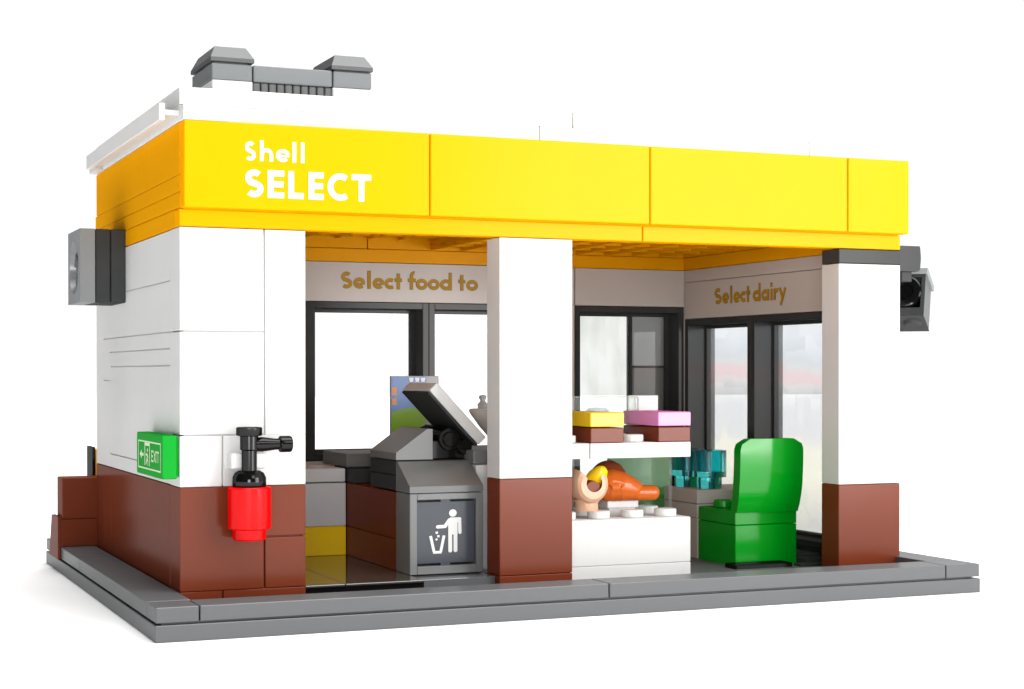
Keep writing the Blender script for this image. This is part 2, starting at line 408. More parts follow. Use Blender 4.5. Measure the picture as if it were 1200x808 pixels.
# ---- back wall: lintels, piers, yellow band
m = MB()
m.box(1.0, 6-G, 10, 11, 7.2, 8.39, .01); m.box(6, 14.98, 10, 11, 7.2, 8.39, .01)
m.box(15.01, 18.99, 10, 11, 7.2, 8.39, .01)
m.box(1.0, 5.98, 10, 11, -.397, 7.19, 0); m.box(14.02, 14.98, 10, 11, -.397, 7.19, 0)
m.box(5.99, 14.01, 10, 11, -.397, 2.38, 0)
bw = m.build('back_wall', WARM, B)
m = MB()
bk = lambda a, b, l: (a, 10-l, b)
IT = [('S',7.15,.35),('e',7.55,.37),('l',7.985,.12),('e',8.17,.36),('c',8.55,.32),('t',8.88,.22),('f',9.31,.26),('o',9.57,.37),('o',9.97,.37),('d',10.37,.38),('t',10.98,.22),('o',11.25,.38)]
m.m = 0; write(m, [(c,x-.012,7.588,w+.024) for c,x,w in IT], .514, .118, bk, .003)
m.m = 1; write(m, [(c,x,7.6,w) for c,x,w in IT], .49, .092, bk, .014)
m.build('lettering', [GOLDE, GOLD], bw)
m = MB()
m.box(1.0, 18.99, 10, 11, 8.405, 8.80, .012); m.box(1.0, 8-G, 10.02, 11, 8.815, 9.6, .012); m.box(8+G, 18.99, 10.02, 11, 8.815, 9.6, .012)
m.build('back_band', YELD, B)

# ---- right wall
m = MB()
m.box(19, 20, .82, 9.99, 6.8, 7.99, .01); m.box(19, 20, .82, 9.99, 8.005, 8.39, .01)
m.box(19, 20, 10.0, 11, -.397, 8.39, 0); m.box(19, 20, .82, 1.98, -.397, 6.79, 0)
rw = m.build('right_wall', WARM, B)
m = MB()
rt = lambda a, b, l: (19-l, 8.09-a, b)
IT = [('S',0,.41),('e',.47,.40),('l',.94,.12),('e',1.12,.38),('c',1.53,.33),('t',1.86,.22),('d',2.24,.42),('a',2.72,.41),('i',3.20,.13),('r',3.39,.24),('y',3.65,.40)]
m.m = 0; write(m, [(c,x-.012,7.208,w+.024) for c,x,w in IT], .514, .122, rt, .003)
m.m = 1; write(m, [(c,x,7.22,w) for c,x,w in IT], .49, .095, rt, .014)
m.build('lettering', [GOLDE, GOLD], rw)
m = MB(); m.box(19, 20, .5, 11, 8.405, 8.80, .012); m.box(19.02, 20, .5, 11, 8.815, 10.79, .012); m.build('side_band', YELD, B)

# ---- ceiling (underside of the roof plates, ribbed)
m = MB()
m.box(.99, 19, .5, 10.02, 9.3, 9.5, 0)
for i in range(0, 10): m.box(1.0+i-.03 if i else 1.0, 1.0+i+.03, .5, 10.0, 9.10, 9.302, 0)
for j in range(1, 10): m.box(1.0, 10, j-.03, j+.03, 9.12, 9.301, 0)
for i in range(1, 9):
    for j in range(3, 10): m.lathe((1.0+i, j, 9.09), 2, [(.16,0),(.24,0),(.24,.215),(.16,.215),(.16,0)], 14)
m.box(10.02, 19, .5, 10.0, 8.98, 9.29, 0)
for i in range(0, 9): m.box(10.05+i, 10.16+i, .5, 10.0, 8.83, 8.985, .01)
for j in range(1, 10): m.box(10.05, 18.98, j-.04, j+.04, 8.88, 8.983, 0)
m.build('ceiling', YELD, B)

# ---- roof
m = MB()
m.box(0, 1.07, -.40, .05, 10.80, 11.15, .02)
m.box(1.11, 9.07, -.02, 1.0, 10.81, 11.191, .015); m.box(9.09, 17.02, -.02, 1.0, 10.81, 11.191, .015); m.box(17.04, 20, -.02, 1.0, 10.81, 11.191, .015)
m.box(0.0, 20, .06, 11, 10.81, 11.191, .01)
for a, b in ((0,10.0),(10.03,20)): m.box(a, b, 0.0, 11, 11.2, 11.6, .015)
roof = m.build('roof', WHITE, B)
m = MB()
m.box(-.47, -.33, 0.0, 9.9, 10.81, 11.20, .012); m.box(-.34, 0.0, 0.0, 9.9, 10.93, 11.05, .008)
m.box(-.15, 0.0, .9, 1.2, 11.05, 11.2, .008); m.box(-.2, 0, 9.9, 11.0, 10.81, 11.1, .01)
m.build('gutter', WHITE, roof)

# ---- windows: frames one stud deep, glass near the outer side
def window(orient, u0, u1, z0, z1, at, panes, left=.2, right=.2):
    """orient 'back': wall plane y=at facing -y, u = x.  orient 'right': plane x=at facing -x, u = 10-y"""
    f = MB()
    def bx(mb, a, b, d0, d1, c, d, bev=.012):
        if orient == 'back': mb.box(a, b, at+d0, at+d1, c, d, bev)
        else: mb.box(at+d0, at+d1, 10-a, 10-b, c, d, bev)
    def ring(i0, i1, it, ib, d0, d1):
        bx(f, u0+.004, u0+i0, d0, d1, z0, z1); bx(f, u1-i1, u1-.004, d0, d1, z0, z1)
        bx(f, u0+i0, u1-i1, d0, d1, z1-it, z1-.004); bx(f, u0+i0, u1-i1, d0, d1, z0+.004, z0+ib)
    ring(left, right, .2, .2, 0.012, .68)
    ring(left+.1, right+.12, .30, .30, .66, .98)
    for a, b, mul in panes:
        if mul is MILKY: bx(f, b, b+.1, .7, .94, z0+.29, z1-.29)
        if isinstance(mul, list): bx(f, a, b, .74, .9, 5.205, 5.275)
    fr = f.build('window', FRAME, B)
    for a, b, mul in panes:
        for mat, p0, p1 in ((mul if isinstance(mul, list) else [(mul or WGLASS, z0+.29, z1-.29)])):
            g_ = MB(); bx(g_, a, b, .80, .83, p0, p1, 0); g_.build('pane', mat, fr)
    return fr
window('back', 6, 10, 2.4, 7.19, 10, [(6.28, 9.7, None)], left=.34)
window('back', 10, 14, 2.4, 7.19, 10, [(10.28, 13.7, None)])
window('back', 15.0, 18.99, 0.0, 7.19, 10, [(15.28, 17.35, MILKY), (17.45, 18.7, [(SMOKE, 5.27, 6.9), (SMOKED, .3, 5.21)])])
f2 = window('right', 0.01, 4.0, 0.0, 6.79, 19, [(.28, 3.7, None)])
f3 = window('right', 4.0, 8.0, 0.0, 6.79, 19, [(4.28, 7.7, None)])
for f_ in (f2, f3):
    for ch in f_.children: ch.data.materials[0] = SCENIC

# ================================================================== THINGS ON THE OUTSIDE
# ---- roof ventilation unit
YV = 3.05
V = thing('roof_vent', (3,2,11.6), 'grey ventilation unit with two capped ends and a grille on the roof', 'roof vent')
for a in (1, 4): m = MB(); m.box(a+.006, a+1-.006, 1, YV, 11.603, 12.0, .02); m.build('foot', WHITE, V)
m = MB(); m.box(1, 2-G, 1, YV, 12.01, 12.4, .02); m.box(2+G, 4-G, 1, YV, 12.01, 12.4, .02); m.box(4+G, 5, 1, YV, 12.01, 12.4, .02); m.build('duct', VENTG, V)
for a in (1, 4):
    m = MB(); o_ = .03
    def frus(x0,x1,y0,y1,z0,z1,ix0,ix1,iy):
        m.add([(x0,y0,z0),(x1,y0,z0),(x1,y1,z0),(x0,y1,z0),(x0+ix0,y0+iy,z1),(x1-ix1,y0+iy,z1),(x1-ix1,y1-iy,z1),(x0+ix0,y1-iy,z1)],
              [[3,2,1,0],[4,5,6,7],[0,1,5,4],[1,2,6,5],[2,3,7,6],[3,0,4,7]])
    frus(a-o_, a+1+o_, 1-o_, YV+o_, 12.44, 12.53, 0, 0, 0); frus(a-o_, a+1+o_, 1-o_, YV+o_, 12.532, 12.82, .14, .16, .2)
    m.box(a+.1, a+.9, 1.1, YV-.1, 12.39, 12.45, 0)
    m.build('cap', CAPG, V, smooth=False)
m = MB()
m.box(2.02, 3.98, 1.22, YV-.2, 11.603, 12.0, 0)
for i in range(10): m.box(2.03+i*.2, 2.20+i*.2, 1.08, 1.3, 11.603, 12.0, .025)
m.build('grille', GREYM, V)

# ---- air conditioner on the side wall
A = thing('air_conditioner', (0,7.5,7.9), 'grey air conditioner box with round fan hung on the left wall', 'air conditioner')
m = MB(); m.box(-.39, -.003, 6.5, 8.5, 6.9, 8.85, .02); m.box(-.79, -.41, 6.5, 8.5, 6.9, 8.85, .02); m.box(-.5,-.2,6.6,8.4,7,8.75,0); m.build('casing', DARK, A)
# fan cover with a round opening
m = MB(); seg = 40; R_ = .72; cy, cz = 7.5, 7.875; x0, x1 = -1.2, -.81
def sq(t, hy=1.0, hz=.975):
    c, s_ = math.cos(t), math.sin(t); k = min(hy/abs(c) if abs(c) > 1e-6 else 9, hz/abs(s_) if abs(s_) > 1e-6 else 9); return (k*c, k*s_)
angs = sorted([2*PI*i/seg for i in range(seg)] + [math.atan2(.975,1), PI-math.atan2(.975,1), PI+math.atan2(.975,1), 2*PI-math.atan2(.975,1)])
nA = len(angs)
vs = []
for t in angs:
    a_, b_ = sq(t); vs.append((x0, cy+a_, cz+b_))
for t in angs: vs.append((x0, cy+R_*math.cos(t), cz+R_*math.sin(t)))
for t in angs: vs.append((x0+.24, cy+R_*.93*math.cos(t), cz+R_*.93*math.sin(t)))
for t in angs:
    a_, b_ = sq(t); vs.append((x1, cy+a_, cz+b_))
fs = []
for i in range(nA):
    j = (i+1) % nA
    fs += [[i, nA+i, nA+j, j], [nA+i, 2*nA+i, 2*nA+j, nA+j], [i, j, 3*nA+j, 3*nA+i]]
fs.append([2*nA+i for i in range(nA)][::-1]); fs.append([3*nA+i for i in range(nA)])
m.add(vs, fs); fc = m.build('fan_cover', GREYL, A)
m = MB()
m.cyl((x0+.08, cy, cz), 0, .16, .17, seg=24)
for k in range(5):
    t = 2*PI*k/5 + .4; c, s_ = math.cos(t), math.sin(t)
    pts = [(.12,-.05),(.62,-.22),(.66,.16),(.14,.08)]
    q0 = [(x0+.11 + .06*(b+.2), cy+a*c-b*s_, cz+a*s_+b*c) for a, b in pts]; q1 = [(x+.03, y, z) for x, y, z in q0]
    m.add(q0+q1, [[0,1,2,3],[7,6,5,4],[0,4,5,1],[1,5,6,2],[2,6,7,3],[3,7,4,0]])
m.build('fan', GREYM, A)

# ---- exit sign
X = thing('exit_sign', (-.2,1.5,2.6), 'green exit sign with arrow and running figure on the left wall', 'exit sign')
m = MB(); m.box(-.4, -.06, 0.03, 3.0, 2.6, 3.6, .02); m.box(-.06, 0.0, .1, 2.9, 2.66, 3.54, 0); sp = m.build('panel', SIGNG, X)
m = MB(); side = lambda u, z, l: (-.4-l, 3.0-u, z)
for st in ([(.22,2.76),(2.82,2.76)], [(.22,3.40),(2.82,3.40)]): ribbon(m, st, .035, side, .004)
for st in ([(.235,2.76),(.235,3.40)], [(2.8,2.76),(2.8,3.40)]): ribbon(m, st, .05, side, .006)
poly(m, [(.38,3.08),(.62,2.97),(.62,3.19)], side, .004); ribbon(m, [(.6,3.08),(.86,3.08)], .07, side, .006)
for st in ([(1.0,2.83),(1.0,3.34),(1.55,3.34),(1.55,2.83)],): ribbon(m, st, .07, side, .004)
ribbon(m, [(1.3,3.12),(1.25,3.0),(1.14,2.86)], .07, side, .004); ribbon(m, [(1.25,3.0),(1.38,2.94),(1.36,2.83)], .06, side, .006); ribbon(m, [(1.12,3.08),(1.3,3.11),(1.42,3.02)], .05, side, .008)
poly(m, [(1.3+.055*math.cos(t*PI/5), 3.2+.045*math.sin(t*PI/5)) for t in range(10)], side, .004)
write(m, [('E',1.76,2.95,.22),('X',2.01,2.95,.26),('I',2.29,2.95,.06),('T',2.38,2.95,.26)], .27, .045, side, .004)
m.build('lettering', PRINTG, sp)

# ---- fire extinguisher on the corner pillar
F = thing('fire_extinguisher', (1.5,-.5,1.2), 'red fire extinguisher with black valve and nozzle on the corner pillar', 'fire extinguisher')
cx, cy = 1.5, -.5
m = MB(); m.lathe((cx,cy,0), 2, [(0,1.2),(.36,1.2),(.39,1.23),(.39,1.44),(.49,1.46),(.505,1.48),(.505,2.39),(.485,2.42),(0,2.42)], 14)
m.build('cylinder', RED, F)
m = MB(); m.lathe((cx,cy,0), 2, [(0,2.42),(.38,2.42),(.395,2.45),(.39,2.64),(.34,2.74),(.25,2.79),(0,2.79)], 14); m.build('cap', BLACK, F)
m = MB(); m.lathe((cx,cy,0), 2, [(0,2.79),(.175,2.79),(.175,3.25),(.21,3.28),(.21,3.58),(.29,3.6),(.3,3.62),(.3,3.77),(.28,3.79),(.16,3.79),(.16,3.72),(0,3.72)], 28); m.build('valve', BLACK, F)
m = MB(); m.lathe((cx,cy,3.39), 0, [(0,.1),(.16,.1),(.17,.3),(.13,.62),(.13,.7),(.185,.73),(.19,.75),(.19,.97),(.17,1.0),(.09,1.0),(.08,.9),(0,.9)], 24); m.build('nozzle', BLACK, F)
m = MB(); m.box(cx-.4, cx+.42, -.42, -.003, 2.82, 3.2, .03); m.build('wall_clip', WHITE, F)

# ---- security camera on the right pillar
C = thing('security_camera', (20.4,.6,7.2), 'dark grey security camera with hood on the right pillar', 'security camera')
m = MB()
m.prism([(20.003,7.83),(20.6,7.83),(20.66,7.86),(20.69,7.95),(20.71,8.2),(20.69,8.45),(20.67,8.53),(20.003,8.53)], 1, .02, .78)
m.box(20.2, 20.55, .2, .6, 7.55, 7.84, .02)
m.build('bracket', DARK, C)
# housing: yawed outward and tipped, its axis running back, right and down
M_CAM = Matrix.Rotation(math.radians(-46), 3, 'Z') @ Matrix.Rotation(math.radians(-20), 3, 'X')
def cam_rot(p): return Vector((20.2, .80, 6.66)) + M_CAM @ p
m = MB()
m.box(0, .96, 0, 1.15, 0, .19, .02); m.box(.86, .96, .01, 1.15, .19, 1.18, .015); m.box(0, .1, .01, 1.15, .19, 1.18, .015); m.box(.1, .86, .8, 1.15, .19, 1.18, .01)
m.move(cam_rot); m.build('housing', GREYM, C)
m = MB()
for b_ in ((-.01,.97,-.03,.19),(-.01,.97,1.1,1.185),(-.01,.1,.19,1.1),(.86,.97,.19,1.1)): m.box(b_[0], b_[1], -.05, -.004, b_[2], b_[3], .01)
m.move(cam_rot); m.build('front_frame', DARK, C)
m = MB(); m.box(-.01, .97, -.05, 1.16, -.06, -.035, .008); m.lathe((.6,.5,-.05), 2, [(0,-.09),(.2,-.09),(.27,-.01),(.27,.012),(0,.012)], 20); m.move(cam_rot); m.build('under_plate', DARK, C)
m = MB(); m.box(-.06, 1.03, -.1, 1.25, 1.19, 1.36, .02); m.move(cam_rot); m.build('hood', GREYL, C)
m = MB(); m.lathe((.42,-.06,.68), 1, [(0,.1),(.2,.06),(.24,.0),(.42,-.02),(.46,0),(.48,.05),(.48,.8),(0,.8)], 30); m.move(cam_rot); m.build('lens', BLACK, C)

# ---- brown wing and board behind the left wall
m = MB(); m.box(-1.0, .5, 11.008, 11.9, 0.812, 2.0, .02); m.box(-1.0, .5, 11.008, 12.6, .004, .8, .02)
m.prism([(11.0,-.36),(11.0,.86),(12.2,.86),(12.7,-.36)], 0, -1.12, -1.053); m.prism([(11.02,.01),(11.02,.86),(12.2,.86),(12.5,.01)], 0, -1.06, -1.002)
single(m, 'low_wall', BROWN, 'low stepped brown wall at the back left corner of the pavement', 'low wall')
W = thing('notice_board', (.3,12.4,0), 'thin black and yellow board standing behind the back left corner', 'board')
m = MB(); m.box(.03, .125, 11.95, 12.9, .004, 2.84, .01); m.build('backing', BLACK, W)
m = MB(); m.box(.13, .5, 11.92, 12.9, .004, 2.76, .01); m.build('front_board', YEL, W)

# ================================================================== LEFT BAY
K = thing('wall_cabinet', (4.5,6.5,0), 'low grey cabinet with yellow foot and light lid under the left window', 'cabinet')
m = MB(); m.box(2, 5.985, 6.0, 8, .81, 2.0, .02); m.build('body', PALE, K)
m = MB(); m.box(2, 5.985, 6.0, 8, .003, .8, .015); m.build('foot', LEMON, K)
m = MB(); m.box(2, 5.96, 5.97, 8.0, 2.03, 2.4, .025); m.build('lid', PALE, K)

T = thing('checkout_counter', (8,4,0), 'brown and white checkout counter with grey top beside the left window', 'counter')
m = MB(); m.box(6, 8, 2.01, 6, .003, .80, .015); m.box(6, 8, 2.01, 6, .812, 2.0, .015); m.build('brown_side', BROWN, T)
m = MB(); m.box(8.01, 10.5, 1.5, 4.4, .0, 2.68, .02); m.build('white_end', WHITE, T)
m = MB(); m.box(7.93, 10.5, 1.5, 4.4, 2.7, 3.05, .025); m.build('worktop', GREYM, T)
m = MB(); m.box(6.0, 9.0, 6.0, 8.2, 2.42, 2.8, .025); m.build('worktop', GREYM, T)
m = MB(); m.box(6.0, 8.0, 5.4, 6.0, 2.01, 2.41, .02); m.box(6.3, 9, 6.1, 8.0, 0, 2.41, 0); m.build('support', DARK, T)

R = thing('cash_register', (6.8,3,2.0), 'dark cash register with tilted white screen on the counter', 'cash register')
m = MB(); m.box(6, 7.98, 2.0, 4.0, 2.04, 2.42, .02); m.box(6, 7.98, 2.0, 4.0, 2.435, 2.8, .02); m.build('drawer', DARK, R)
m = MB(); m.prism([(6,2.82),(7.0,2.82),(7.0,3.6),(6.85,3.6),(6,3.0)], 1, 2.0, 4.0); m.build('keyboard', BINB, R)
m = MB(); m.box(7.02, 8.0, 2.12, 3.9, 2.81, 3.3, .03); m.cyl((7.5,2.05,3.32), 1, .3, 1.8); m.cyl((7.5,1.98,3.32), 1, .2, .1)
for k in range(3): m.box(7.42+k*.17, 7.50+k*.17, 2.3, 3.7, 3.3, 3.66-k*.1, .02)
m.cyl((7.9,2.0,3.12), 1, .2, 1.9); m.build('hinge', BLACK, R)
a45 = math.radians(-46.0)
def scr(p):
    c, s_ = math.cos(a45), math.sin(a45); return Vector((6.86 + p.x*c - p.z*s_, p.y, 4.54 + p.x*s_ + p.z*c))
m = MB(); m.box(0, 1.98, 2.0, 4.0, .075, .36, .02); m.move(scr); scn = m.build('screen', WHITE, R)
m = MB(); m.box(.02, 1.96, 2.02, 3.98, 0, .07, .02); m.move(scr); m.build('screen_backing', DARK, scn)

P = thing('menu_card', (8.2,7.2,2.8), 'upright picture card of blue sky and green hill behind the cash register', 'picture card')
m = MB(); m.box(7.66, 9.14, 7.0, 7.09, 2.81, 4.95, .01); cd = m.build('card', GREYL, P)
SKY = plastic('blue_print', (0.10, 0.20, 0.46), .25); HILL = plastic('hill_green_print', (0.16, 0.30, 0.01), .25); ORG = plastic('orange_print', (0.62, 0.22, 0.03), .3)
pf = lambda a, b, l: (a, 7.0-l, b)
m = MB(); m.m = 0; poly(m, [(7.68,3.4),(8.76,3.4),(8.76,4.93),(7.68,4.93)], pf, .004)
m.m = 1; poly(m, [(7.68,3.36)] + [(8.76-1.08*i/10, 3.36) for i in range(0,1)] + [(8.76, 3.36+.42)] + [(8.76-1.08*i/10, 3.78+.26*math.sin(PI*(.25+.6*i/10))) for i in range(11)], pf, .007)
m.m = 2; poly(m, [(7.70,4.40),(7.84,4.40),(7.84,4.62),(7.70,4.62)], pf, .007); poly(m, [(7.70,4.12),(7.84,4.12),(7.84,4.30),(7.70,4.30)], pf, .007)
m.m = 3
for k in range(3): poly(m, [(8.24+k*.18,4.78),(8.34+k*.18,4.78),(8.36+k*.18,4.9),(8.22+k*.18,4.9)], pf, .007)
m.build('picture', [SKY, HILL, ORG, PRINTW], cd)

m = MB(); m.lathe((9.5,3.0,3.053), 2, [(0,0),(.42,0),(.45,.1),(.5,.3),(.72,.55),(.97,.9),(1.0,.98),(.97,1.03),(.92,1.03),(.7,.7),(.4,.42),(0,.36)], 36)
single(m, 'serving_bowl', WHITE, 'white flared bowl on the grey counter top beside the middle pillar', 'bowl')
m = MB(); m.lathe((8.82,3.0,4.085), 2, [(0,0),(.13,0),(.14,.03),(.14,.12),(.07,.2),(.07,.24),(.1,.25),(.1,.34),(.05,.36),(0,.36)], 20)
single(m, 'small_bottle', SMOKE, 'tiny clear bottle on the rim of the white bowl', 'bottle')

# ---- litter bin
L_ = thing('litter_bin', (7,1.5,0), 'grey litter bin with sloped lid and white bin symbol', 'litter bin')
m = MB()
m.box(6.0, 6.2, 1.0, 2.0, 0, 2.02, .015); m.box(7.8, 7.98, 1.0, 2.0, 0, 2.02, .015); m.box(6.2, 7.8, 1.0, 2.0, 1.86, 2.02, .015); m.box(6.2, 7.8, 1.0, 2.0, 0, .2, .015); m.box(6.1,7.9,1.5,1.98,.1,1.95,0)
m.build('body', BINB, L_)
m = MB(); m.box(6.02, 7.99, .25, 2.0, -.396, -.03, .01); m.build('foot', GLOSSG, L_)
m = MB(); m.prism([(1.0,2.04),(1.0,2.2),(1.06,2.24),(1.9,2.78),(2.0,2.78),(2.0,2.04)], 0, 6.0, 7.98); m.build('lid', GREYM, L_)
m = MB(); m.box(6.215, 7.785, 1.1, 1.2, .255, 1.81, .015); m.box(6.85, 7.1, 1.06, 1.2, .2, .27, .0); m.box(6.85, 7.1, 1.06, 1.2, 1.8, 1.86, .0); dr = m.build('door', BINP, L_)
# pictogram, traced in panel coordinates
def bp_(px, py, l): return (6.215 + (px-66)/(640-66)*1.57, 1.1-l, 1.80 - (py-72)/(725-72)*1.54)
m = MB()
poly(m, [(424+38*math.cos(t*PI/12), 196+40*math.sin(t*PI/12)) for t in range(24)][::-1], bp_, .004)
poly(m, [(380,258),(400,243),(490,243),(505,258),(470,300),(470,425),(378,425),(378,310)][::-1], bp_, .004)
def rb(pts, w, l): ribbon(m, pts, w, bp_, l)
rb([(394,262),(345,336),(272,338)], 36, .006); poly(m, [(274+18*math.cos(t*PI/8), 338+18*math.sin(t*PI/8)) for t in range(16)][::-1], bp_, .008)
rb([(490,262),(493,405)], 33, .006); poly(m, [(493+16*math.cos(t*PI/8), 405+18*math.sin(t*PI/8)) for t in range(16)][::-1], bp_, .008); poly(m, [(490+18*math.cos(t*PI/8), 262+19*math.sin(t*PI/8)) for t in range(16)][::-1], bp_, .009)
for xx in (397, 449):
    rb([(xx,420),(xx,598)], 38, .006); poly(m, [(xx+19*math.cos(t*PI/8), 598+18*math.sin(t*PI/8)) for t in range(16)][::-1], bp_, .008)
rb([(203,432),(238,605)], 27, .004); rb([(336,432),(303,605)], 27, .004); rb([(228,608),(312,608)], 28, .006)
for (qx, qy, s_, a_) in ((264,400,17,.5),(280,438,16,.8),(262,472,14,.2)):
    poly(m, [(qx+s_*math.cos(a_+t*PI/2), qy+s_*math.sin(a_+t*PI/2)) for t in range(4)][::-1], bp_, .005)
m.build('bin_symbol', PRINTW, dr, smooth=False)

# ================================================================== RIGHT BAY
D = thing('display_case', (12,2,-.4), 'white display counter with studs and clear glass holding pastries', 'display case')
m = MB(); m.box(10, 14, 1.0, 3.0, -.395, -.006, .015); m.box(10, 14, 1.0, 3.0, .0, 1.2, .02); m.studs([10.5,11.5,12.5,13.5], [1.5,2.5], 1.2)
m.box(12.03, 12.97, 2.0, 2.98, 1.4, 1.6, .02); m.box(12.1,12.9,2.05,2.9,1.2,1.42,0); m.build('base', WHITE, D)
m = MB(); m.box(10, 11-G, 1.0, 3.0, 2.8, 3.2, .015); m.box(11+G, 14, 1.0, 3.0, 2.8, 3.2, .015); m.studs([10.5,11.5,12.5,13.5], [1.5,2.5], 3.2)
m.build('shelf', WHITE, D)
m = MB(); m.box(13.9, 14.0, 2.0, 3.0, 1.25, 2.79, .012); m.box(10.05, 13.9, 2.93, 3.0, 1.25, 2.79, .03); gl_ = m.build('glass', GLASS, D)

def cake(x0, x1, mat, name, label):
    t = thing(name, ((x0+x1)/2, 2, 3.2), label, 'cake')
    m = MB(); m.box(x0+.02, x1-.01, 1.0, 2.98, 3.21, 3.6, .02); m.build('sponge', BROWN, t)
    m = MB(); m.box(x0+.01, x1, 0.99, 2.98, 3.63, 4.0, .022); m.build('icing', mat, t); return t
cake(11, 12, LEMON, 'layer_cake', 'chocolate cake slab with yellow icing on the white shelf')
cake(13, 14, PINK, 'layer_cake', 'chocolate cake slab with pink icing on the white shelf')

m = MB(); m.box(11.2, 13.3, 2.6, 2.66, 3.42, 4.38, .05); cs_ = single(m, 'clear_screen', GLASS, 'low clear panel standing behind the yellow cake', 'clear panel')
m = MB(); m.box(11.2, 13.25, 2.595, 2.665, 4.375, 4.395, .004); m.box(13.285, 13.31, 2.595, 2.665, 3.44, 4.34, .004); m.prism([(13.25,4.375),(13.285,4.34),(13.31,4.34),(13.25,4.395)], 1, 2.595, 2.665); m.build('edge', RIM, cs_)
m = MB(); m.box(13.05, 13.98, 2.72, 2.8, 3.42, 4.42, .03); m_ = single(m, 'frosted_screen', clear('frosted_plastic', (.93,.93,.93), .55), 'small frosted panel standing behind the pink cake', 'frosted panel')
m = MB(); m.lathe((12.1,2.75,3.42), 2, [(0,0),(.3,0),(.32,.05),(.34,.55),(.3,.6),(.24,.66),(0,.68)], 24); single(m, 'clear_cup', clear('pale_blue_clear', (.82,.88,.97), .35), 'pale clear round cup behind the yellow cake', 'cup')

# ---- croissant: a ridged crescent, darker at the back, with blunt horns
Cr = thing('croissant', (12.3,2.1,1.6), 'golden brown croissant on a white block in the display case', 'croissant')
m = MB(); pts = []; rad = []; n = 60
env = [(0,.10),(.03,.28),(.10,.41),(.185,.435),(.20,.39),(.215,.435),(.34,.41),(.355,.36),(.37,.40),(.48,.345),(.58,.285),(.61,.265),(.625,.215),(.66,.21),(.92,.20),(.97,.14),(1,.03)]
for i in range(n+1):
    t = i/n
    for (a, ra), (b, rb_) in zip(env, env[1:]):
        if a <= t <= b: r = ra + (rb_-ra)*(t-a)/(b-a); break
    pts.append((11.72 + 1.75*t, 2.2 - .42*t - .12*math.sin(PI*t), 1.62 + max(r,.2)*.94)); rad.append(r)
m.tube(pts, rad, 24); m.build('front_lobe', CROIS, Cr)
m = MB(); pts = []; rad = []
for i in range(25):
    t = i/24; a_ = PI*(.02+.96*t)
    pts.append((12.34 - .36*math.cos(a_), 2.62 - .12*t, 1.88 + .46*math.sin(a_))); rad.append(.12 + .20*math.sin(PI*t)**.7)
m.tube(pts, rad, 20); m.build('back_lobe', CROID, Cr)

# ---- hot dog: folded bun on a short foot, yellow filling in the fold
Hd = thing('hot_dog', (11.3,1.75,1.2), 'light bun with yellow filling beside the croissant in the display case', 'hot dog')
m = MB(); m.lathe((11.2,1.6,1.4), 2, [(0,0),(.3,0),(.31,.02),(.30,.2),(.36,.3),(0,.3)], 26); m.build('bun_foot', TAN, Hd)
ring_ = []
K_ = 22
for i in range(K_+1):                         # outer side, left lip to right lip
    t = math.radians(150 + 240*i/K_); ring_.append((.50*math.cos(t), .50*math.sin(t)))
tip_ = ring_[-1]
for i in range(1, 7):                         # rounded right lip
    t = i/7*PI; ring_.append((tip_[0]-.07+.07*math.cos(t), tip_[1]+.07*math.sin(t)))
for i in range(K_+1):
    t = math.radians(392 - 244*i/K_); ring_.append((.03+.32*math.cos(t), .32*math.sin(t)+.07))
for i in range(1, 7):
    t = i/7*PI; ring_.append((ring_[0][0]+.07+.07*math.cos(t), ring_[0][1]+.07*math.sin(t)))
nR = len(ring_); vs = []; fs = []; N = 16
for j in range(N+1):
    u = j/N; e_ = (1-abs(2*u-1)**3.2)**.5; sc_ = .72+.28*e_
    for a, b in ring_: vs.append((11.22 + a*sc_ + .10*(u-.5), 1.12 + 1.05*u, 2.10 + b*sc_ + .08*e_*(b > 0)))
for j in range(N):
    for i in range(nR):
        k = (i+1) % nR; fs.append([j*nR+k, j*nR+i, (j+1)*nR+i, (j+1)*nR+k])
fs.append(list(range(nR))); fs.append([N*nR+i for i in range(nR)][::-1])
m = MB(); m.add(vs, fs); m.build('bun', TAN, Hd)
m = MB(); m.tube([(11.2,1.2,2.0),(11.24,1.7,2.02),(11.26,2.0,2.02)], [.2,.27,.2], 16); m.build('sausage', CROID, Hd)
m = MB(); m.tube([(11.18,1.7,2.02),(11.27,1.6,2.12),(11.38,1.45,2.26),(11.47,1.3,2.42),(11.51,1.25,2.52),(11.53,1.23,2.57)], [.12,.2,.22,.2,.14,.05], 18); m.build('filling', LEMON, Hd)
m = MB(); m.tube([(10.72,2.0,2.34),(10.85,1.95,2.48),(11.02,1.9,2.38)], [.06,.09,.07], 10); m.build('crust', CROID, Hd)

